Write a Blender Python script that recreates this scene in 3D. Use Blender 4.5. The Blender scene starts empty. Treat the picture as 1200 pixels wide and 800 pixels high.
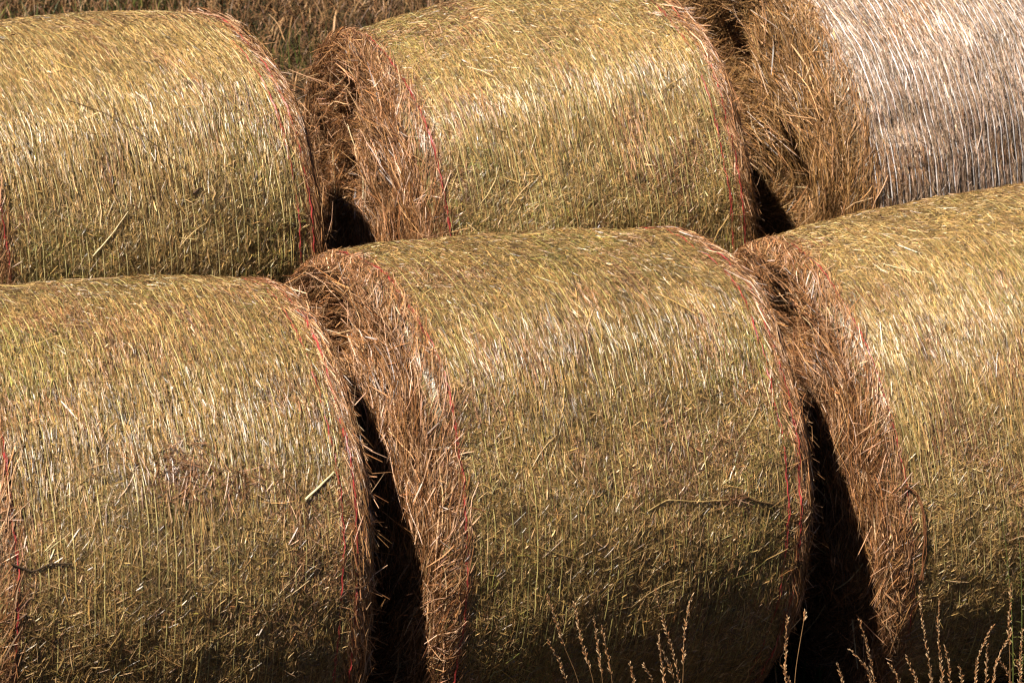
import bpy, math
import numpy as np
from mathutils import Vector, Matrix, Euler

rng = np.random.default_rng(11)
scene = bpy.context.scene
COL = scene.collection
R = 0.775         # bale radius
PI = math.pi

# ------------------------------------------------------------------ noise
def _hash(ix, iy, seed):
    h = (ix.astype(np.int64) * 374761393 + iy.astype(np.int64) * 668265263 + seed * 1274126177) & 0xFFFFFFFF
    h = ((h ^ (h >> 13)) * 1274126177) & 0xFFFFFFFF
    h = h ^ (h >> 16)
    return (h & 0xFFFF) / 65535.0

def vnoise(x, y, seed=0):
    x = np.asarray(x, float); y = np.asarray(y, float)
    ix = np.floor(x); iy = np.floor(y)
    fx = x - ix; fy = y - iy
    fx = fx * fx * (3 - 2 * fx); fy = fy * fy * (3 - 2 * fy)
    a = _hash(ix, iy, seed); b = _hash(ix + 1, iy, seed)
    c = _hash(ix, iy + 1, seed); d = _hash(ix + 1, iy + 1, seed)
    return (a * (1 - fx) + b * fx) * (1 - fy) + (c * (1 - fx) + d * fx) * fy

def fbm(x, y, seed=0, octaves=4):
    """-1..1"""
    t = 0.0; amp = 0.5; tot = 0.0
    for o in range(octaves):
        t = t + amp * (vnoise(np.asarray(x) * 2 ** o, np.asarray(y) * 2 ** o, seed + 17 * o) * 2 - 1)
        tot += amp; amp *= 0.5
    return t / tot

def smooth(a, b, x):
    t = np.clip((x - a) / (b - a), 0, 1)
    return t * t * (3 - 2 * t)

# ------------------------------------------------------------------ mesh accumulator
class Acc:
    def __init__(self):
        self.v = []; self.f = []; self.c = []; self.n = 0
    def add(self, verts, faces, cols):
        verts = np.asarray(verts, np.float32).reshape(-1, 3)
        cols = np.asarray(cols, np.float32)
        if cols.ndim == 1: cols = np.repeat(cols[None], len(verts), 0)
        self.v.append(verts); self.f.append(np.asarray(faces, np.int64) + self.n); self.c.append(cols)
        self.n += len(verts)
    def ribbons(self, P, Wv, cols):
        """P (N,K,3) centre lines, Wv (N,K,3) half widths, cols (N,3)"""
        N, K, _ = P.shape
        V = np.empty((N, K, 2, 3), np.float32)
        V[:, :, 0] = P - Wv; V[:, :, 1] = P + Wv
        base = (np.arange(N) * K * 2)[:, None] + (np.arange(K - 1) * 2)[None]
        F = np.stack([base, base + 1, base + 3, base + 2], -1).reshape(-1, 4)
        C = np.repeat(np.asarray(cols, np.float32), K * 2, 0)
        self.add(V.reshape(-1, 3), F, C)
    def tube(self, pts, rad, col, sides=5):
        pts = np.asarray(pts, float); K = len(pts)
        rad = np.broadcast_to(np.asarray(rad, float), (K,))
        T = np.gradient(pts, axis=0); T /= np.linalg.norm(T, axis=1)[:, None] + 1e-12
        ref = np.array([0.31, 0.52, 0.79])
        A = np.cross(T, ref); A /= np.linalg.norm(A, axis=1)[:, None] + 1e-12
        B = np.cross(T, A)
        an = np.arange(sides) * 2 * PI / sides
        V = pts[:, None] + rad[:, None, None] * (np.cos(an)[None, :, None] * A[:, None] + np.sin(an)[None, :, None] * B[:, None])
        i = np.arange(K - 1)[:, None] * sides; j = np.arange(sides)[None]; j2 = (j + 1) % sides
        F = np.stack([i + j, i + j2, i + sides + j2, i + sides + j], -1).reshape(-1, 4)
        self.add(V.reshape(-1, 3), F, np.asarray(col, float))
    def build(self, name, mat, parent=None, smooth_shade=False):
        V = np.concatenate(self.v); F = np.concatenate(self.f); C = np.concatenate(self.c)
        me = bpy.data.meshes.new(name)
        me.vertices.add(len(V)); me.vertices.foreach_set('co', V.ravel())
        me.loops.add(len(F) * 4); me.loops.foreach_set('vertex_index', F.ravel().astype(np.int32))
        me.polygons.add(len(F)); me.polygons.foreach_set('loop_start', (np.arange(len(F)) * 4).astype(np.int32))
        me.update(calc_edges=True)
        me.polygons.foreach_set('use_smooth', np.full(len(F), smooth_shade))
        at = me.attributes.new('tint', 'FLOAT_COLOR', 'POINT')
        at.data.foreach_set('color', np.concatenate([np.clip(C, 0, 1), np.ones((len(C), 1), np.float32)], 1).astype(np.float32).ravel())
        me.materials.append(mat)
        o = bpy.data.objects.new(name, me); COL.objects.link(o)
        if parent is not None: o.parent = parent
        return o

def tag(o, label=None, category=None, group=None, kind=None):
    if label: o['label'] = label
    if category: o['category'] = category
    if group: o['group'] = group
    if kind: o['kind'] = kind
    return o

def empty(name, M):
    o = bpy.data.objects.new(name, None); COL.objects.link(o)
    o.empty_display_size = 0.2
    o.matrix_world = M
    return o

# ------------------------------------------------------------------ materials
def tint_material(name, rough=0.45, spec=0.5, bump=0.0, var=0.25, nscale=60.0, trans=0.0):
    m = bpy.data.materials.new(name); m.use_nodes = True
    nt = m.node_tree; bs = nt.nodes['Principled BSDF']
    at = nt.nodes.new('ShaderNodeAttribute'); at.attribute_name = 'tint'
    tc = nt.nodes.new('ShaderNodeTexCoord')
    nz = nt.nodes.new('ShaderNodeTexNoise'); nz.inputs['Scale'].default_value = nscale; nz.inputs['Detail'].default_value = 3
    nt.links.new(tc.outputs['Object'], nz.inputs['Vector'])
    mr = nt.nodes.new('ShaderNodeMapRange')
    mr.inputs['From Min'].default_value = 0.3; mr.inputs['From Max'].default_value = 0.7
    mr.inputs['To Min'].default_value = 1 - var; mr.inputs['To Max'].default_value = 1 + var
    nt.links.new(nz.outputs['Fac'], mr.inputs['Value'])
    mx = nt.nodes.new('ShaderNodeVectorMath'); mx.operation = 'SCALE'
    nt.links.new(at.outputs['Color'], mx.inputs[0]); nt.links.new(mr.outputs['Result'], mx.inputs['Scale'])
    nt.links.new(mx.outputs['Vector'], bs.inputs['Base Color'])
    bs.inputs['Roughness'].default_value = rough
    bs.inputs['Specular IOR Level'].default_value = spec
    if bump:
        bp = nt.nodes.new('ShaderNodeBump'); bp.inputs['Strength'].default_value = bump; bp.inputs['Distance'].default_value = 0.01
        n2 = nt.nodes.new('ShaderNodeTexNoise'); n2.inputs['Scale'].default_value = 140; n2.inputs['Detail'].default_value = 4
        nt.links.new(tc.outputs['Object'], n2.inputs['Vector'])
        nt.links.new(n2.outputs['Fac'], bp.inputs['Height']); nt.links.new(bp.outputs['Normal'], bs.inputs['Normal'])
    return m

M_STRAW = tint_material('straw', 0.43, 0.8)
M_FACE = tint_material('loose_straw', 0.45, 0.6)
M_NET = tint_material('net_plastic', 0.4, 0.5, var=0.3, nscale=25)
M_RED = tint_material('red_net_plastic', 0.45, 0.5, var=0.3, nscale=40)
M_GRASS = tint_material('dry_grass', 0.55, 0.35)
M_SEED = tint_material('grass_seed', 0.5, 0.4)
M_LEAF = tint_material('green_leaf', 0.5, 0.4)
M_TWIG = tint_material('twig_bark', 0.7, 0.25, var=0.4)

# palettes: rows r,g,b,weight (linear albedo)
PAL_GOLD = np.array([
    [.66, .52, .27, 1.3], [.54, .40, .15, 3], [.44, .33, .11, 3], [.36, .27, .09, 2.2],
    [.25, .155, .055, 1.6], [.12, .075, .03, .9], [.27, .25, .06, .6]])
PAL_DULL = np.array([
    [.60, .46, .23, 1.0], [.48, .35, .13, 2.6], [.38, .28, .09, 3], [.30, .215, .07, 2.6],
    [.22, .13, .045, 2.0], [.10, .06, .025, 1.2], [.24, .23, .055, .8]])
PAL_GREEN = np.array([[.34, .33, .08, 3], [.24, .28, .06, 2], [.42, .36, .13, 2], [.18, .13, .045, 1]])
PAL_GREY = np.array([
    [.68, .585, .47, 2], [.52, .42, .31, 3], [.41, .32, .21, 3], [.28, .20, .12, 2], [.15, .10, .06, 1.3]])
PAL_BROWN = np.array([
    [.64, .47, .29, 1.5], [.48, .31, .155, 2.6], [.37, .22, .09, 3], [.24, .125, .045, 2.6], [.11, .055, .02, 1.8]])
PAL_TAN = np.array([
    [.62, .47, .24, 1.6], [.50, .34, .145, 3], [.40, .26, .09, 3], [.27, .165, .055, 2], [.13, .08, .025, 1.2]])
PAL_RUST = np.array([
    [.64, .46, .29, 1.5], [.47, .295, .145, 2.6], [.37, .205, .082, 3], [.23, .115, .04, 2.8], [.10, .048, .018, 2.0]])

def pick(pal, n):
    w = pal[:, 3] / pal[:, 3].sum()
    i = rng.choice(len(pal), n, p=w)
    c = pal[i, :3] * np.array([.81, .66, .60]) * np.exp(rng.normal(0, .30, (n, 1)))
    return c * (1 + rng.normal(0, .04, (n, 3)))

# ------------------------------------------------------------------ bale
class Bale:
    def __init__(s, cx, cy, cz, yaw, tilt, L, seed, ridge, comb, pal, rib=0.0050):
        s.L = L; s.seed = seed; s.ridge = ridge; s.comb = comb; s.pal = pal; s.rib = rib
        s.sh = 0.055; s.rag = 0.042
        d = Vector((math.cos(yaw) * math.cos(tilt), math.sin(yaw) * math.cos(tilt), math.sin(tilt)))
        t = Vector((math.sin(yaw), -math.cos(yaw), 0)); u = d.cross(-t)
        s.u = u; s.d = d
        base = Vector((cx, cy, cz)) - u * R
        s.M = Matrix((d, -t, u)).transposed().to_4x4(); s.M.translation = base
        s.base = base
        s.hollows = []; s.droop = (0.0, 0.0)
    def rad(s, x, p, ribs=True):
        L = s.L
        e = np.clip((np.abs(x) - L / 2) / s.sh, 0, 1)
        r = R + 0.02 * np.clip(1 - (2 * x / L) ** 2, 0, 1) - s.sh * (1 - np.sqrt(np.clip(1 - e * e, 0, 1)))
        r = r + 0.015 * fbm(x * 2.3 + 5, p * 1.9, s.seed, 3) + 0.008 * fbm(x * 11, p * 8, s.seed + 5, 3)
        for (p0, w, a, k) in s.ridge:
            r = r + a * np.exp(-((p - p0 - k * x) / w) ** 2)
        r = r - s.droop[0] * smooth(-L * .1, -L * .6, x) - s.droop[1] * smooth(L * .1, L * .6, x)
        if ribs: r = r + s.ribh(x, p)
        return r
    def combed(s, x, p):
        p0, p1, k = s.comb
        n = fbm(x * 4 + 9, p * 3, s.seed + 31, 3) * .35
        return np.clip(k * smooth(p0 - .25, p0 + .25, p + n) * (1 - smooth(p1 - .15, p1 + .2, p + n)) + .12, 0, 1)
    NP = 0.026
    def ribh(s, x, p):
        ph = (x + .004 * fbm(x * 5, p * 3, s.seed + 3, 2)) / s.NP
        return s.rib * (np.abs(np.sin(PI * ph)) - .6) * (.2 + .8 * s.combed(x, p))
    def pos(s, x, p, h, ribs=True):
        r = s.rad(x, p, ribs) + h
        return np.stack([x, -r * np.sin(p), r * np.cos(p) + R], -1)
    # end face, (a,b): in-plane coordinates, a towards the camera, b up
    def face_depth(s, side, a, b):
        L = s.L; rho = np.hypot(a, b); Re = R - s.sh
        q = np.clip(rho / Re, 0, 1)
        dome = 0.035 * (1 - q ** 2)
        e = np.clip((rho - Re) / s.sh, 0, 1)
        x = L / 2 + s.sh * np.sqrt(np.clip(1 - e * e, 0, 1)) + dome
        inn = 1 - smooth(.8, 1.05, rho / Re)
        x = x + (s.rag * fbm(a * 5, b * 5, s.seed + 50 + side, 3) + .017 * fbm(a * 16, b * 16, s.seed + 60 + side, 2)) * inn
        # wound layers: low rings
        x = x + .006 * np.sin(rho * 2 * PI / .055 + 3 * fbm(a * 4, b * 4, s.seed + 71, 2)) * inn
        if side < 0:
            for (a0, b0, w, dep) in s.hollows:
                x = x - dep * np.exp(-((a - a0) ** 2 + (b - b0) ** 2) / (w * w))
        return x

    def make_barrel(s, root, n_front, n_back, nests=()):
        A = Acc(); L = s.L
        # core
        X = np.linspace(-L / 2 - s.sh + .004, L / 2 + s.sh - .004, 110); Pp = np.linspace(-PI, PI, 241)
        gx, gp = np.meshgrid(X, Pp, indexing='ij')
        V = s.pos(gx, gp, -.010, False)
        nx, npp = gx.shape
        i = np.arange(nx - 1)[:, None] * npp; j = np.arange(npp - 1)[None]
        F = np.stack([i + j, i + npp + j, i + npp + j + 1, i + j + 1], -1).reshape(-1, 4)
        c = s.pal[len(s.pal) // 2, :3] * .62
        cc = c[None] * (1 + .35 * fbm(gx * 30, gp * 22, 3, 3).reshape(-1, 1))
        A.add(V.reshape(-1, 3), F, cc)
        # straw laid on the barrel
        for N, lo, hi in ((n_front, -.75, 2.7), (n_back, 2.7, 2 * PI - .75)):
            x0 = rng.uniform(-L / 2 - .02, L / 2 + .03, N); p0 = rng.uniform(lo, hi, N)
            p0 = (p0 + PI) % (2 * PI) - PI
            cb = s.combed(x0, p0)
            isc = rng.random(N) < cb * .85
            ridge = (np.floor(x0 / s.NP) + .5) * s.NP
            x0 = np.where(isc, x0 + (ridge - x0) * rng.uniform(0, .75, N), x0)
            flow = .5 * fbm(x0 * 3, p0 * 2.2, s.seed + 90, 2)
            th = np.where(isc, rng.normal(0, .16, N) + .2 * flow, rng.uniform(-PI / 2, PI / 2, N) * .9 + flow)
            ln = np.where(isc, rng.lognormal(math.log(.028), .6, N), rng.lognormal(math.log(.017), .6, N)).clip(.006, .15)
            wd = rng.lognormal(math.log(.00064), .48, N).clip(.00026, .0024)
            h = rng.random(N) ** 1.2 * .013 - .004
            lift = rng.normal(0, .10, N) + np.where(rng.random(N) < .03, rng.uniform(.1, .4, N), 0)
            s._lay(A, x0, p0, th, ln, wd, h, lift, s.colors(x0, p0, N, nests), roll=.65, K=3)
        # a few long straws on top of the net
        N = 130
        x0 = rng.uniform(-L / 2, L / 2, N); p0 = rng.uniform(-.6, 2.5, N)
        s._lay(A, x0, p0, rng.uniform(-PI / 2, PI / 2, N), rng.uniform(.06, .20, N), rng.uniform(.0006, .0013, N),
               rng.uniform(.007, .011, N), rng.normal(0, .03, N), pick(s.pal[:3], N) * 1.05, roll=.5)
        # matted nests of brown straw
        for (nx0, np0, wx, wp, cnt) in nests:
            x0 = nx0 + rng.normal(0, wx, cnt); p0 = np0 + rng.normal(0, wp, cnt)
            s._lay(A, x0, p0, rng.uniform(-PI / 2, PI / 2, cnt), rng.uniform(.02, .09, cnt), rng.uniform(.0006, .0014, cnt),
                   rng.uniform(.004, .014, cnt), rng.normal(0, .15, cnt), pick(PAL_RUST, cnt) * .8, roll=.8)
        return A.build('barrel', M_STRAW, root)

    def colors(s, x, p, N, nests):
        c = pick(s.pal, N)
        g = fbm(x * 2.7 + 3, p * 2.1, s.seed + 40, 3)
        if s.pal is not PAL_GREY:
            m = (rng.random(N) < np.clip((g - .15) * 1.1, 0, .3)); c[m] = pick(PAL_GREEN, int(m.sum()))
        b = fbm(x * 6 + 13, p * 4.5, s.seed + 44, 3)
        m = rng.random(N) < np.clip((b - .08) * 1.6, 0, .65); c[m] = pick(PAL_BROWN, int(m.sum()))
        # rusty strip outside the red net edge
        m = (np.abs(x) > s.L / 2 - .012) & (rng.random(N) < .8); c[m] = pick(PAL_BROWN, int(m.sum()))
        c = c * (1 + .34 * fbm(x * 9, p * 6.5, s.seed + 47, 4))[:, None]
        m = fbm(x * 34, p * 26, s.seed + 49, 2) > .52; c[m] *= .45  # dark specks put into the tint as shaded gaps between straws
        return c

    def _lay(s, A, x0, p0, th, ln, wd, h, lift, cols, roll=.7, K=4, xmax=.05):
        N = len(x0); tt = np.linspace(-.5, .5, K)[None] * ln[:, None]
        bend = rng.normal(0, 1.6, N)
        dx = np.sin(th)[:, None] * tt + np.cos(th)[:, None] * bend[:, None] * tt ** 2
        dp = (np.cos(th)[:, None] * tt - np.sin(th)[:, None] * bend[:, None] * tt ** 2) / R
        X = x0[:, None] + dx; Pq = p0[:, None] + dp
        hh = h[:, None] + np.abs(lift)[:, None] * np.clip(tt * np.sign(lift)[:, None], 0, None) + s.ribh(x0, p0)[:, None]
        P = s.pos(np.clip(X, -s.L / 2 - s.sh + .002, s.L / 2 + s.sh - .002), Pq, hh, False)
        P[..., 0] = X
        T = np.gradient(P, axis=1); T /= np.linalg.norm(T, axis=2, keepdims=True) + 1e-9
        n = np.stack([np.zeros_like(Pq), -np.sin(Pq), np.cos(Pq)], -1)
        b = np.cross(T, n); b /= np.linalg.norm(b, axis=2, keepdims=True) + 1e-9
        ra = rng.normal(0, roll, N)[:, None, None]
        W = b * np.cos(ra) + n * np.sin(ra)
        taper = np.ones(K); taper[0] = .55; taper[-1] = .45
        A.ribbons(P, W * wd[:, None, None] * taper[None, :, None], cols)

    def make_net(s, root, col, width=.0011, zig=True, gap=0.0):
        A = Acc(); L = s.L
        xs = np.arange(-L / 2 + .012, L / 2 - .008, s.NP); xs = np.round(xs / s.NP) * s.NP
        Pp = np.linspace(-PI, PI, 301)
        gx, gp = np.meshgrid(xs, Pp, indexing='ij')
        gx = gx + .0028 * fbm(gx * 30, gp * 5, s.seed + 7, 3) + .004 * fbm(gx * 4, gp * 2, s.seed + 6, 2) + rng.normal(0, .0015, (len(xs), 1))
        h = .0078 + .005 * fbm(gx * 5, gp * 3.5, s.seed + 18, 2) + .0045 * fbm(gx * 40, gp * 14, s.seed + 8, 2) + gap
        P = s.pos(gx, gp, h)
        tn = np.stack([np.ones_like(gp), np.zeros_like(gp), np.zeros_like(gp)], -1)
        n = np.stack([np.zeros_like(gp), -np.sin(gp), np.cos(gp)], -1)
        ra = (1.2 * fbm(gx * 50, gp * 10, s.seed + 9, 2))[..., None]
        cols = np.asarray(col)[None] * np.exp(rng.normal(0, .15, (len(xs), 1)))
        A.ribbons(P, (tn * np.cos(ra) + n * np.sin(ra)) * width, cols)
        if zig:
            m = 150
            ph = np.linspace(-PI, PI, m * 2 + 1)
            k = np.arange(len(xs) - 1)
            off = rng.uniform(0, .04, len(k))
            pp = ph[None] + off[:, None]
            alt = (np.arange(m * 2 + 1) % 2)[None]
            xx = xs[k][:, None] + s.NP * alt
            P = s.pos(xx, pp, .0068 + .003 * fbm(xx * 60, pp * 30, s.seed + 12, 2), True)
            T = np.gradient(P, axis=1); T /= np.linalg.norm(T, axis=2, keepdims=True)
            n = np.stack([np.zeros_like(pp), -np.sin(pp), np.cos(pp)], -1)
            b = np.cross(T, n)
            A.ribbons(P, b * .00045, cols[k])
        return A.build('net_wrap', M_NET, root)

    def make_red(s, root, x, breaks=.0, w=.0022, seed=0, p_range=(-PI, PI)):
        A = Acc()
        Pp = np.linspace(p_range[0], p_range[1], 700)
        xw = x + .006 * fbm(Pp * 3, Pp * 0 + seed, s.seed + 77, 3)
        for k, (o, hw) in enumerate(((-.0016, w), (.0022, w * .6))):
            xx = xw + o + .0018 * np.sin(Pp * 95 + k * 2)
            h = .0092 + .0068 * fbm(Pp * 8, Pp * 0 + k + seed * 3, s.seed + 78, 3) - breaks
            P = s.pos(xx, Pp, h, False)[None]
            tn = np.stack([np.ones_like(Pp), Pp * 0, Pp * 0], -1)[None]
            n = np.stack([np.zeros_like(Pp), -np.sin(Pp), np.cos(Pp)], -1)[None]
            ra = (.9 * fbm(Pp * 12, Pp * 0 + k, s.seed + 79, 2))[None, :, None]
            wd = hw * (1 + .5 * fbm(Pp * 20, Pp * 0 + 3 * k, s.seed + 80, 2))[None, :, None]
            A.ribbons(P, (tn * np.cos(ra) + n * np.sin(ra)) * wd, np.array([[.34, .04, .032]]))
        return A.build('red_net_edge', M_RED, root)

    def make_fringe(s, root, pal, N=5200, side=1):
        """loose rusty straw on the rounded shoulder outside the net"""
        A = Acc(); L = s.L
        p0 = rng.uniform(-PI, PI, N); x0 = side * (L / 2 + rng.uniform(-.022, s.sh + .006, N))
        th = side * np.abs(rng.normal(.12, .4, N)); th = np.where(rng.random(N) < .1, rng.uniform(-1.5, 1.5, N), th)
        # tilt so that the lower end leans outwards
        ln = rng.lognormal(math.log(.065), .45, N).clip(.02, .17)
        wd = rng.lognormal(math.log(.0010), .35, N).clip(.0005, .002)
        h = rng.random(N) * .012
        s._lay(A, x0, p0, th, ln, wd, h, rng.normal(0, .10, N), pick(pal, N), roll=.8)
        # strays sticking out into the gap
        n = 170
        p0 = rng.uniform(-.4, 2.6, n); x0 = side * (L / 2 + rng.uniform(0, s.sh, n))
        s._lay(A, x0, p0, side * rng.uniform(.2, 1.35, n), rng.uniform(.06, .17, n), rng.uniform(.0006, .0013, n),
               rng.uniform(.0, .01, n), rng.normal(.05, .12, n), pick(pal[:3], n), roll=.8)
        return A.build('straw_fringe', M_FACE, root)

    def make_face(s, root, side, N, pal, long=.10):
        A = Acc(); L = s.L
        # core disc
        rr = np.linspace(0.0, R - .012, 60); pp = np.linspace(-PI, PI, 181)
        gr, gp = np.meshgrid(rr, pp, indexing='ij')
        a = gr * np.sin(gp); b = gr * np.cos(gp)
        x = side * (s.face_depth(side, a, b) - .012)
        V = np.stack([x, -a, b + R], -1)
        n1, n2 = gr.shape
        i = np.arange(n1 - 1)[:, None] * n2; j = np.arange(n2 - 1)[None]
        F = np.stack([i + j, i + n2 + j, i + n2 + j + 1, i + j + 1], -1).reshape(-1, 4)
        if side > 0: F = F[:, ::-1]
        A.add(V.reshape(-1, 3), F, pal[3, :3] * .7)
        rho = np.sqrt(rng.random(N)) * (R - .004); ph = rng.uniform(-PI, PI, N)
        q = rho / R
        flow = .95 * fbm(rho * 5 * np.sin(ph), rho * 5 * np.cos(ph), s.seed + 95, 3)
        de = rng.normal(0, .20 + .38 * (1 - q), N) + flow - .10
        wild = rng.random(N) < .24; de[wild] = rng.uniform(-PI / 2, PI / 2, wild.sum())
        ln = rng.lognormal(math.log(long), .5, N).clip(.025, .30)
        ln[wild] *= .8
        wd = rng.lognormal(math.log(.0009), .45, N).clip(.0004, .0026)
        h = rng.random(N) ** 1.5 * .030
        lift = np.abs(rng.normal(0, .16, N)) + np.where(rng.random(N) < .06, rng.uniform(.15, .7, N), 0)
        flip = rng.random(N) < .5
        K = 5
        tt = np.linspace(-.5, .5, K)[None] * ln[:, None]
        # tangential direction along increasing ph: (a,b) = (cos, -sin); radial (sin, cos)
        ta = np.cos(ph); tb = -np.sin(ph); ra_ = np.sin(ph); rb = np.cos(ph)
        da = np.cos(de) * ta + np.sin(de) * ra_; db = np.cos(de) * tb + np.sin(de) * rb
        curv = np.abs(np.cos(de)) / (rho + .12) * .5 + rng.normal(0, .7, N)
        aa = (rho * np.sin(ph))[:, None] + da[:, None] * tt - ra_[:, None] * curv[:, None] * tt ** 2
        bb = (rho * np.cos(ph))[:, None] + db[:, None] * tt - rb[:, None] * curv[:, None] * tt ** 2
        rm = np.hypot(aa, bb); sc = np.minimum(1, (R + .006) / (rm + 1e-9)); aa *= sc; bb *= sc
        sgn = np.where(flip, 1, -1)[:, None]
        X = side * (s.face_depth(side, aa, bb) * .5 + s.face_depth(side, rho * np.sin(ph), rho * np.cos(ph))[:, None] * .5
                    + h[:, None] - .012 + lift[:, None] * np.clip(tt * sgn, 0, None) ** 1.0)
        P = np.stack([X, -aa, bb + R], -1)
        T = np.gradient(P, axis=1); T /= np.linalg.norm(T, axis=2, keepdims=True) + 1e-9
        n = np.zeros_like(P); n[..., 0] = side
        b_ = np.cross(T, n); b_ /= np.linalg.norm(b_, axis=2, keepdims=True) + 1e-9
        n = np.cross(b_, T)
        ra = rng.normal(0, .8, N)[:, None, None]
        taper = np.ones(K); taper[0] = .5; taper[-1] = .35
        cols = pick(pal, N)
        cols *= (1 + .25 * fbm(rho * 7 * np.sin(ph), rho * 7 * np.cos(ph), s.seed + 99, 3))[:, None]
        A.ribbons(P, (b_ * np.cos(ra) + n * np.sin(ra)) * wd[:, None, None] * taper[None, :, None], cols)
        return A.build('end_face', M_FACE, root)

    def stick(s, root, name, path, rad, col, label, mat=M_STRAW, h=.012, sides=6):
        A = Acc()
        path = np.asarray(path, float)
        n = 14; t = np.linspace(0, len(path) - 1, n)
        x = np.interp(t, np.arange(len(path)), path[:, 0]); p = np.radians(np.interp(t, np.arange(len(path)), path[:, 1]))
        wob = .0025 * fbm(t * 2.3, t * 0 + len(label), s.seed, 2)
        P = s.pos(x + wob, p, h + wob, False)
        r = np.linspace(rad, rad * .6, n)
        A.tube(P, r, col, sides)
        o = A.build(name, mat, root, True); tag(o, label); return o

# centre x,y,z, yaw, tilt, length between the red edges
BALES = dict(
    FL=Bale(-1.202, -.452, -.480, .370, -.072, 1.014, 101, [(.75, .45, .015, 0), (1.22, .4, .030, 0)], (.10, 1.0, .8), PAL_DULL),
    FM=Bale(.026, .100, -.525, .453, -.071, 1.129, 202, [(.60, .28, .026, -.2), (1.5, .5, .006, 0)], (.40, .85, .75), PAL_DULL),
    FR=Bale(1.459, .748, -.627, .358, .074, 1.054, 303, [(.7, .4, .018, 0)], (.35, 1.15, .75), PAL_GOLD),
    BL=Bale(-1.536, 1.548, -.210, .523, -.051, 1.125, 404, [(.72, .30, .032, -.1), (1.15, .42, .026, 0)], (.05, .95, .85), PAL_GOLD),
    BM=Bale(.048, 2.101, -.280, .357, .076, 1.062, 505, [(.72, .26, .050, -.12), (1.10, .42, .030, 0)], (.45, .92, .8), PAL_GOLD),
    BR=Bale(1.428, 2.75, -.221, .445, .041, 1.050, 606, [(.9, .5, .010, 0)], (-.3, 2.4, 1.0), PAL_GREY, .0062),
)
BALES['BM'].droop = (.03, .0); BALES['BL'].droop = (.0, .032); BALES['FL'].droop = (.0, .022)
BALES['BM'].hollows = [(-.03, .47, .09, .16), (-.05, .25, .07, .15), (-.35, .25, .10, .05), (.2, -.1, .08, .04)]
BALES['BR'].hollows = [(.29, .09, .12, .17), (.23, -.06, .13, .12), (-.15, .40, .14, .10), (.1, .3, .1, .05)]
BALES['FM'].hollows = [(-.1, .50, .14, .08), (.05, .30, .1, .07), (.3, .0, .1, .05)]
BALES['FR'].hollows = [(-.05, .50, .14, .10), (.15, .36, .1, .06), (.3, .1, .1, .05)]

LABELS = dict(
    FL='front left round hay bale with a matted brown nest of straw on its side',
    FM='middle round hay bale of the front row, its frayed brown face beside a dark gap',
    FR='front right round hay bale with a torn rusty net loop at its left rim',
    BL='bright golden hay bale at back left with red lines along its right rim',
    BM='middle round hay bale of the back row with hollows in its brown straw face',
    BR='greyish pink round hay bale at back right, wrapped in white net',
)
NETCOL = dict(FL=(.40, .315, .115), FM=(.33, .265, .09), FR=(.40, .315, .12), BL=(.50, .40, .17), BM=(.42, .35, .13), BR=(.62, .56, .53))
FACEPAL = dict(FL=PAL_BROWN, FM=PAL_RUST, FR=PAL_RUST, BL=PAL_BROWN, BM=PAL_RUST, BR=PAL_TAN * np.array([.86, .80, .80, 1]))
roots = {}
for key, b in BALES.items():
    root = empty('hay_bale', b.M); roots[key] = root
    tag(root, LABELS[key], 'hay bale', 'round hay bales stored in two rows')
    front = key[0] == 'F'
    nests = [(-.01, math.radians(55), .055, .06, 620), (.16, math.radians(58), .06, .03, 140)] if key == 'FL' else \
            [(.33, math.radians(75), .03, .012, 60)] if key == 'FM' else []
    b.make_barrel(root, 310000 if front else 265000, 28000, nests)
    b.make_net(root, NETCOL[key], .0014 if key == 'BR' else .0010, True, .0022 if key == 'BR' else 0.0)
    vis = key[1] != 'L'
    b.make_face(root, -1, 34000 if vis else 9000, FACEPAL[key], .10 if key != 'BR' else .12)
    b.make_face(root, 1, 7000, FACEPAL[key])
    b.make_fringe(root, PAL_RUST if key != 'BR' else PAL_TAN, 6000, 1)
    b.make_fringe(root, FACEPAL[key], 4500, -1)
    if key != 'BR':
        b.make_red(root, b.L / 2 - .004, 0, .0019, 1)
        b.make_red(root, b.L / 2 - .052, .001, .0016, 2)
        b.make_red(root, -b.L / 2 + .004, 0 if key in ('FM', 'BM') else .0015, .0024 if key != 'FR' else .0014, 3)

fl, fm, fr, bl = BALES['FL'], BALES['FM'], BALES['FR'], BALES['BL']
fl.stick(roots['FL'], 'straw_stalk', [(.346, 61.9), (.395, 59.5), (.446, 56.6)], .0042, (.72, .58, .30), 'pale thick straw stalk lying on the barrel')
fl.stick(roots['FL'], 'twig', [(-.52, 70.0), (-.46, 71.9), (-.41, 70.5), (-.350, 70.9)], .0034, (.05, .03, .015), 'dark crooked twig', M_TWIG)
fl.stick(roots['FL'], 'twig', [(-.45, 47.4), (-.43, 43), (-.407, 37)], .0018, (.09, .05, .02), 'thin dark twig', M_TWIG)
bl.stick(roots['BL'], 'twig', [(-.24, 36), (-.11, 42), (-.002, 49.9), (.10, 57.5), (.168, 64.3)], .0015, (.13, .075, .03), 'long thin dark twig', M_TWIG)
bl.stick(roots['BL'], 'twig', [(.112, 62.9), (.127, 62.1), (.142, 61.7)], .0045, (.05, .025, .012), 'short dark twig', M_TWIG)
bl.stick(roots['BL'], 'straw_stalk', [(-.269, 74.2), (-.20, 69.9), (-.129, 65.1)], .0025, (.55, .40, .19), 'pale straw stalk')
fm.stick(roots['FM'], 'twig', [(.02, 75.3), (.095, 73.4), (.2, 74.6), (.30, 74.9)], .0022, (.36, .24, .09), 'long bent brown stem', h=.010)
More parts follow.
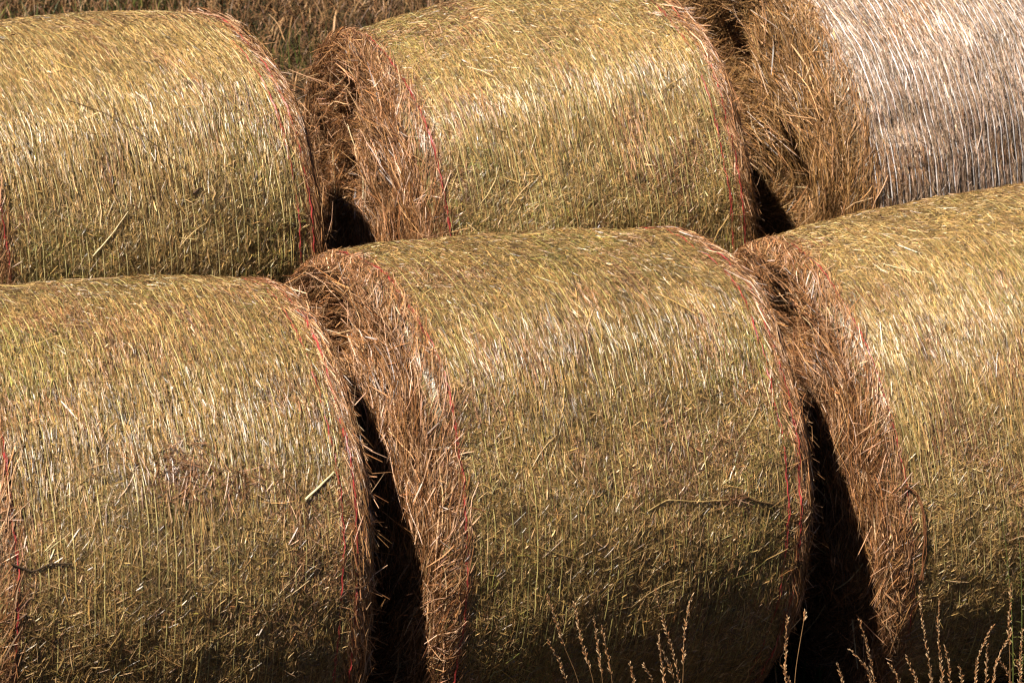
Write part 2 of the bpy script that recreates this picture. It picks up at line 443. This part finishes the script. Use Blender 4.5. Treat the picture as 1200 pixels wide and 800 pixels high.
fm.stick(roots['FM'], 'twig', [(.34, 74.0), (.40, 76.0), (.46, 77.1)], .0042, (.09, .05, .02), 'dark flat twig beside the red line', M_TWIG, h=.010)
# torn loop of net edge hanging at the rim of the right front bale
A = Acc()
pp = np.array([(-.528, 72.0), (-.508, 73.0), (-.491, 74.5), (-.48, 77), (-.476, 80), (-.479, 83.5), (-.484, 87), (-.491, 91), (-.499, 95)])
t = np.linspace(0, 8, 60); xx = np.interp(t, np.arange(9), pp[:, 0]); ph = np.radians(np.interp(t, np.arange(9), pp[:, 1]))
for k in range(5):
    w1 = .004 * fbm(t * 1.1, t * 0 + k * 3.3, 5, 2) + (k - 2) * .0009
    A.tube(fr.pos(xx + w1, ph, .014 + .004 * math.sin(k * 2) + w1, False), .0012, (.22, .085, .035), 4)
tag(A.build('torn_net_edge', M_RED, roots['FR'], True), 'torn rust coloured net loop hanging from the rim')
# stray single straws sticking out of the faces into the gaps
def strays(key, items):
    b = BALES[key]
    for (a0, b0, h0, a1, b1, h1, r) in items:
        x0 = -(b.face_depth(-1, np.array(a0), np.array(b0)) + h0); x1 = -(b.face_depth(-1, np.array(a1), np.array(b1)) + h1)
        P0 = np.array([x0, -a0, b0 + R]); P1 = np.array([x1, -a1, b1 + R])
        tq = np.linspace(0, 1, 7)[:, None]
        sag = np.array([0, 0, -.012]) * (4 * tq * (1 - tq))
        A = Acc(); A.tube(P0 + (P1 - P0) * tq + sag, np.linspace(r, r * .6, 7), (.58, .43, .23), 5)
        A.build('stray_straw', M_FACE, roots[key])
strays('FM', [(.40, -.20, .01, .30, -.10, .05, .0014), (.36, -.33, .02, .30, -.5, .07, .0013), (.44, .05, .01, .33, .12, .05, .0013), (.52, -.30, .0, .50, -.42, .03, .0018)])
strays('FR', [(.45, -.02, .0, .30, -.10, .08, .0014), (.42, -.12, .0, .25, -.05, .09, .0013), (.56, -.08, .01, .46, -.2, .04, .0022), (.50, -.30, .02, .53, -.46, .03, .0022), (.30, -.33, .02, .22, -.47, .08, .0012)])
strays('BM', [(-.12, .42, .02, .02, .37, .03, .0019), (.02, .38, .01, .12, .22, .02, .0026), (-.28, .28, .03, -.20, .02, .05, .0015), (-.3, .05, .01, -.1, .1, .03, .0014)])
strays('BR', [(-.02, -.06, .03, .09, -.25, .05, .0022), (.0, .0, .02, .2, -.02, .03, .002), (-.15, .18, .02, .05, -.02, .04, .0018), (-.1, -.16, .05, -.02, -.05, .02, .002)])

# ------------------------------------------------------------------ ground
BUMPS = [(b.base.x, b.base.y, b.base.z) for b in BALES.values()]
def ground_plain(x, y):
    return -1.31 + .13 * 9 * np.tanh(np.asarray(y) / 9.0) - .02 * 6 * np.tanh(np.asarray(x) / 6)
def ground_z(x, y):
    x = np.asarray(x, float); y = np.asarray(y, float)
    z = ground_plain(x, y)
    for (bx, by, bz) in BUMPS:
        z = z + (bz + .012 - ground_plain(bx, by)) * np.exp(-((x - bx) ** 2 + (y - by) ** 2) / .55)
    near = np.exp(-(x ** 2 + y ** 2) / 900)
    return z + .03 * fbm(x * 1.3, y * 1.3, 900, 4) * near + .6 * fbm(x * .03, y * .03, 901, 2) * (1 - near)

def axis_coords():
    near = np.arange(-7, 9.001, .1)
    far = 9 + np.geomspace(.3, 400, 26)
    return np.concatenate([(-7 - np.geomspace(.3, 400, 26))[::-1], near, far])
gx, gy = np.meshgrid(axis_coords(), axis_coords(), indexing='ij')
V = np.stack([gx, gy, ground_z(gx, gy)], -1)
n1, n2 = gx.shape
i = np.arange(n1 - 1)[:, None] * n2; j = np.arange(n2 - 1)[None]
F = np.stack([i + j, i + n2 + j, i + n2 + j + 1, i + j + 1], -1).reshape(-1, 4)
A = Acc(); A.add(V.reshape(-1, 3), F, np.array([.10, .065, .03]))

def ground_material():
    m = bpy.data.materials.new('stubble_ground'); m.use_nodes = True
    nt = m.node_tree; bs = nt.nodes['Principled BSDF']
    tc = nt.nodes.new('ShaderNodeTexCoord')
    n1 = nt.nodes.new('ShaderNodeTexNoise'); n1.inputs['Scale'].default_value = 1.6; n1.inputs['Detail'].default_value = 8
    n2 = nt.nodes.new('ShaderNodeTexNoise'); n2.inputs['Scale'].default_value = 38; n2.inputs['Detail'].default_value = 6
    for n in (n1, n2): nt.links.new(tc.outputs['Object'], n.inputs['Vector'])
    r1 = nt.nodes.new('ShaderNodeValToRGB')
    r1.color_ramp.elements[0].position = .38; r1.color_ramp.elements[0].color = (.018, .021, .007, 1)
    r1.color_ramp.elements[1].position = .56; r1.color_ramp.elements[1].color = (.05, .033, .016, 1)
    r2 = nt.nodes.new('ShaderNodeValToRGB')
    r2.color_ramp.elements[0].position = .35; r2.color_ramp.elements[0].color = (.45, .42, .4, 1)
    r2.color_ramp.elements[1].position = .68; r2.color_ramp.elements[1].color = (1.5, 1.4, 1.2, 1)
    mx = nt.nodes.new('ShaderNodeMix'); mx.data_type = 'RGBA'; mx.blend_type = 'MULTIPLY'; mx.inputs['Factor'].default_value = 1
    nt.links.new(n1.outputs['Fac'], r1.inputs['Fac']); nt.links.new(n2.outputs['Fac'], r2.inputs['Fac'])
    nt.links.new(r1.outputs['Color'], mx.inputs['A']); nt.links.new(r2.outputs['Color'], mx.inputs['B'])
    nt.links.new(mx.outputs['Result'], bs.inputs['Base Color'])
    bp = nt.nodes.new('ShaderNodeBump'); bp.inputs['Strength'].default_value = .8; bp.inputs['Distance'].default_value = .03
    nt.links.new(n2.outputs['Fac'], bp.inputs['Height']); nt.links.new(bp.outputs['Normal'], bs.inputs['Normal'])
    bs.inputs['Roughness'].default_value = .9; bs.inputs['Specular IOR Level'].default_value = .15
    return m
g = A.build('ground', ground_material(), None, True); tag(g, kind='structure')

# grass: dry blades with green clumps, and flattened litter
def blades(A, N, x0, x1, y0, y1, hmin, hmax, green, lie=.5, wd=.0022, skew=0.0):
    x = rng.uniform(x0, x1, N); y = rng.uniform(y0, y1, N) + skew * x
    gm = fbm(x * 1.5 + 4, y * 1.5, 777, 3)
    isg = rng.random(N) < np.clip((gm - .02) * 3 * green, 0, .85)
    cols = np.where(isg[:, None], pick(np.array([[.10, .15, .03, 2], [.07, .11, .02, 2], [.18, .19, .05, 1]]), N),
                    pick(np.array([[.26, .17, .075, 3], [.18, .105, .045, 3], [.40, .28, .14, 1.2], [.10, .055, .025, 2]]), N))
    h = rng.uniform(hmin, hmax, N) * np.where(isg, 1.15, 1)
    lay = np.where(isg, rng.uniform(.1, .6, N), rng.uniform(.2, 1.5, N)) * lie * 2
    az = rng.uniform(0, 2 * PI, N)
    K = 4; t = np.linspace(0, 1, K)[None]
    ang = np.clip(lay[:, None] * (.4 + .8 * t), 0, 1.5)
    hor = np.cumsum(np.sin(ang), 1) / K * h[:, None]; ver = np.cumsum(np.cos(ang), 1) / K * h[:, None]
    hor[:, 0] = 0; ver[:, 0] = -.005
    P = np.stack([x[:, None] + np.cos(az)[:, None] * hor, y[:, None] + np.sin(az)[:, None] * hor, ground_z(x, y)[:, None] + ver], -1)
    wz = az + PI / 2 + rng.normal(0, .8, N)
    W = np.stack([np.cos(wz), np.sin(wz), np.zeros(N)], -1)[:, None] * np.array([1, .9, .7, .15])[None, :, None] * rng.lognormal(math.log(wd), .3, N)[:, None, None]
    A.ribbons(P, W, cols)
A = Acc()
blades(A, 75000, -3.4, 3.4, 3.0, 8.0, .05, .18, .6, .65)
blades(A, 16000, -3.0, 3.0, .3, 3.2, .04, .12, .6, .6)
blades(A, 9000, -3.0, 3.0, -3.0, -.2, .04, .10, 2.5, .5)
blades(A, 36000, -2.8, 2.8, -2.5, -.98, .16, .36, 4.0, .22, .003, .42)  # unseen tall green band, added to keep bounce light off the bale undersides
tag(A.build('grass', M_GRASS), kind='stuff')

# ------------------------------------------------------------------ camera
W_, H_ = 1024, 682
D = 12.0; pitch = .35
cam = bpy.data.cameras.new('camera'); co = bpy.data.objects.new('camera', cam); COL.objects.link(co)
co.location = (0, -D * math.cos(pitch), D * math.sin(pitch))
co.rotation_euler = (PI / 2 - pitch, 0, 0)
cam.sensor_width = 36; cam.lens = 36 * 4560 / 1200
cam.clip_start = .1; cam.clip_end = 2000
cam.dof.use_dof = True; cam.dof.focus_distance = 12.0; cam.dof.aperture_fstop = 9
scene.camera = co

# ------------------------------------------------------------------ dry grass stalks in front

TUFTS = [
    ('five dry grass stalks leaning left before the dark base of the middle front bale', 0, [
        (0.1, (0.102, -0.897, -0.454), (0.112, -0.893, -0.473), (0.147, -0.875, -0.622), (0.204, -0.848, -0.761)),
        (0.08, (0.105, -0.896, -0.601), (0.125, -0.886, -0.639), (0.166, -0.866, -0.752)),
        (0.12, (0.182, -0.858, -0.498), (0.208, -0.846, -0.652), (0.247, -0.827, -0.771)),
        (0.1, (0.24, -0.83, -0.557), (0.251, -0.825, -0.639), (0.27, -0.816, -0.771)),
        (0.09, (0.263, -0.819, -0.59), (0.277, -0.812, -0.667), (0.301, -0.801, -0.78)),
    ]),
    ('tuft of two short dry grass tips low before the middle front bale', 0, [
        (0.05, (0.347, -0.834, -0.704), (0.365, -0.825, -0.772)),
        (0.05, (0.388, -0.814, -0.716), (0.424, -0.796, -0.783)),
    ]),
    ('crossing red brown grass stalks before the right half of the middle front bale', 0, [
        (0.18, (0.422, -0.764, -0.497), (0.446, -0.752, -0.603), (0.468, -0.741, -0.672), (0.501, -0.725, -0.807)),
        (0.09, (0.432, -0.759, -0.647), (0.443, -0.754, -0.722), (0.454, -0.748, -0.808)),
        (0.12, (0.533, -0.71, -0.537), (0.509, -0.722, -0.634), (0.511, -0.721, -0.773), (0.509, -0.721, -0.82)),
        (0.07, (0.435, -0.758, -0.678), (0.469, -0.741, -0.755), (0.491, -0.73, -0.816)),
    ]),
    ('tuft of dry grass before the right rim of the middle front bale', 0, [
        (0.16, (0.827, -0.589, -0.663), (0.822, -0.591, -0.796), (0.827, -0.589, -0.882)),
        (0.06, (0.812, -0.596, -0.819), (0.826, -0.589, -0.854), (0.849, -0.578, -0.887)),
        (0.02, (0.882, -0.562, -0.658), (0.869, -0.568, -0.75), (0.855, -0.575, -0.846)),
    ]),
    ('pale dry grass tuft before the dark gap beside the front right bale', 0, [
        (0.14, (1.04, -0.607, -0.663), (1.067, -0.594, -0.753), (1.098, -0.579, -0.878)),
        (0.1, (1.014, -0.62, -0.758), (1.07, -0.593, -0.821), (1.09, -0.583, -0.876)),
        (0.06, (0.975, -0.639, -0.791), (0.999, -0.628, -0.864)),
    ]),
    ('short dry grass tips before the brown face of the front right bale', 0, [
        (0.05, (1.154, -0.423, -0.891), (1.172, -0.417, -0.923), (1.192, -0.409, -0.961)),
        (0.08, (1.208, -0.403, -0.874), (1.22, -0.398, -0.914), (1.249, -0.387, -0.971)),
    ]),
    ("tall straight dry grass stalks just right of the front right bale's brown face", 0, [
        (0.18, (1.248, -0.324, -0.687), (1.267, -0.317, -0.836), (1.29, -0.308, -0.935), (1.301, -0.304, -1.007)),
        (0.16, (1.313, -0.3, -0.735), (1.315, -0.299, -0.864), (1.337, -0.291, -1.01)),
        (0.07, (1.341, -0.289, -0.9), (1.362, -0.281, -1.014)),
        (0.05, (1.388, -0.272, -0.969), (1.404, -0.265, -1.033)),
    ]),
    ('dry grass stalks fanning out before the dark base of the front right bale', 0, [
        (0.13, (1.485, -0.278, -0.833), (1.444, -0.293, -0.919), (1.434, -0.297, -1.007)),
        (0.1, (1.47, -0.283, -0.889), (1.473, -0.282, -1.005)),
        (0.13, (1.549, -0.254, -0.862), (1.504, -0.271, -0.949), (1.496, -0.274, -1.021)),
        (0.07, (1.512, -0.268, -0.951), (1.557, -0.251, -1.032)),
    ]),
    ('dry grass with one tall straight stem at the right edge of the photo', 0, [
        (0.11, (1.533, -0.303, -0.682), (1.531, -0.304, -0.813), (1.544, -0.298, -0.989)),
        (0.13, (1.576, -0.287, -0.841), (1.576, -0.287, -1.015)),
        (0.07, (1.559, -0.293, -0.939), (1.584, -0.283, -1.016)),
    ]),
]

def stalk_geom(path, seed, head_frac):
    """path: world points from ground to tip; returns stem points, head start index"""
    P = np.array(path); n = 26
    d = np.r_[0, np.cumsum(np.linalg.norm(np.diff(P, axis=0), axis=1))]; d /= d[-1]
    t = np.linspace(0, 1, n)
    Q = np.stack([np.interp(t, d, P[:, k]) for k in range(3)], -1)
    for _ in range(3): Q[1:-1] = (Q[:-2] + 2 * Q[1:-1] + Q[2:]) / 4
    return Q
for (label, yoff, stalks) in TUFTS:
    cx = np.mean([s_[-1][0] for s_ in stalks]); cy = np.mean([s_[-1][1] for s_ in stalks])
    base = np.array([cx, cy, float(ground_z(cx, cy))])
    root = empty('dry_grass_tuft', Matrix.Translation(Vector(base)))
    tag(root, label, 'dry grass', 'dry seeding grass in front of the bales')
    for si, st in enumerate(stalks):
        head = st[0] * 1.9; tip_to_low = [np.array(p) for p in st[1:]]
        low = tip_to_low[-1]
        foot = base + np.array([(low[0] - cx) * .45, (low[1] - cy), 0]); foot[2] = float(ground_z(foot[0], foot[1])) - .01
        Q = stalk_geom([foot] + tip_to_low[::-1], si, head) - base
        A = Acc(); rr = np.linspace(.0016, .0007, len(Q))
        A.tube(Q, rr, np.array([.32, .17, .07]) * rng.uniform(.8, 1.15), 5)
        so = A.build('stalk', M_GRASS, root, True)
        # seed head: small pointed husks set around the upper stem
        S = Acc()
        dd = np.r_[0, np.cumsum(np.linalg.norm(np.diff(Q, axis=0), axis=1))]
        t0 = dd[-1] - head
        nh = int(head / .0042)
        for k in range(nh):
            u = t0 + head * (k + rng.random()) / nh
            c = np.array([np.interp(u, dd, Q[:, q]) for q in range(3)])
            c2 = np.array([np.interp(min(u + .01, dd[-1] + .0), dd, Q[:, q]) for q in range(3)])
            tn = c2 - c; nn_ = np.linalg.norm(tn)
            tn = tn / nn_ if nn_ > 1e-6 else np.array([0, 0, 1.])
            fr_ = (u - t0) / head
            side = rng.normal(0, 1, 3); side -= tn * (side @ tn); side /= np.linalg.norm(side)
            lnh = rng.uniform(.009, .017) * (1.1 - .4 * fr_)
            ax = tn * .88 + side * rng.uniform(.25, .6); ax /= np.linalg.norm(ax)
            pts = c + side * .001 + ax * lnh * np.linspace(0, 1, 4)[:, None]
            S.tube(pts, np.array([.0004, .0015, .0013, .0002]) * rng.uniform(.8, 1.25), np.array([[.50, .27, .12], [.38, .17, .065], [.60, .39, .21]][rng.integers(3)]) * rng.uniform(.8, 1.1), 4)
        S.build('seed_head', M_SEED, so)

# green weed at the right edge, before the right front bale
WB = (1.567, -0.14, -0.54)
wz = float(ground_z(WB[0], WB[1])); base = np.array([WB[0], WB[1], wz])
root = empty('green_weed', Matrix.Translation(Vector(base)))
tag(root, 'feathery green weed growing before the front right bale at the frame edge', 'weed')
for k in range(3):
    A = Acc()
    top = np.array([rng.uniform(-.10, .10), rng.uniform(-.05, .05), WB[2] - wz + rng.uniform(-.1, .06)])
    n = 16; t = np.linspace(0, 1, n)[:, None]
    Q = np.array([rng.uniform(-.02, .02), rng.uniform(-.02, .02), -.01]) * (1 - t) + top * t + np.array([math.sin(k) * .03, 0, 0]) * (4 * t * (1 - t))
    A.tube(Q, np.linspace(.0022, .0007, n), (.13, .15, .035), 5)
    so = A.build('stem', M_LEAF, root, True)
    Lf = Acc(); N = 60
    u = rng.uniform(.35, 1, N); c = np.stack([np.interp(u, t[:, 0], Q[:, q]) for q in range(3)], -1)
    dr = rng.normal(0, 1, (N, 3)); dr[:, 2] = np.abs(dr[:, 2]) * .5 + .25; dr /= np.linalg.norm(dr, axis=1)[:, None]
    ln = rng.uniform(.018, .05, N) * (1.25 - u)
    ks = np.linspace(0, 1, 4)[None, :, None]
    P = c[:, None] + dr[:, None] * ln[:, None, None] * ks + np.array([0, 0, -.012]) * ks ** 2
    sd = np.cross(dr, rng.normal(0, 1, (N, 3))); sd /= np.linalg.norm(sd, axis=1)[:, None]
    Lf.ribbons(P, sd[:, None] * np.array([.5, 1, .8, .1])[None, :, None] * .0014, pick(np.array([[.10, .11, .025, 2], [.14, .14, .04, 1], [.07, .08, .02, 1]]), N))
    tag(Lf.build('foliage', M_LEAF, so), kind='stuff')

# ------------------------------------------------------------------ light
sdir = Vector((-.44, -.415, 1.0)).normalized()     # towards the sun
el = math.asin(sdir.z); az = math.atan2(sdir.x, sdir.y)
sun = bpy.data.lights.new('sun', 'SUN'); sun.energy = 5.0; sun.angle = math.radians(.5); sun.color = (1, .94, .84)
so = bpy.data.objects.new('sun', sun); COL.objects.link(so)
so.rotation_euler = sdir.to_track_quat('Z', 'Y').to_euler(); so.location = (0, -5, 12)
world = bpy.data.worlds.new('World'); scene.world = world; world.use_nodes = True
nt = world.node_tree; bg = nt.nodes['Background']
sky = nt.nodes.new('ShaderNodeTexSky'); sky.sky_type = 'NISHITA'; sky.sun_disc = False; sky.air_density = .22; sky.dust_density = .3; sky.ozone_density = .6
sky.sun_elevation = el; sky.sun_rotation = az % (2 * PI)
nt.links.new(sky.outputs['Color'], bg.inputs['Color']); bg.inputs['Strength'].default_value = .05

vs = scene.view_settings
vs.view_transform = 'Standard'; vs.look = 'None'; vs.gamma = 1; vs.exposure = 1.0; vs.use_curve_mapping = False
scene.render.resolution_x = W_; scene.render.resolution_y = H_
scene.cycles.filter_width = 1.25; scene.cycles.max_bounces = 6; scene.cycles.diffuse_bounces = 1; scene.cycles.glossy_bounces = 2
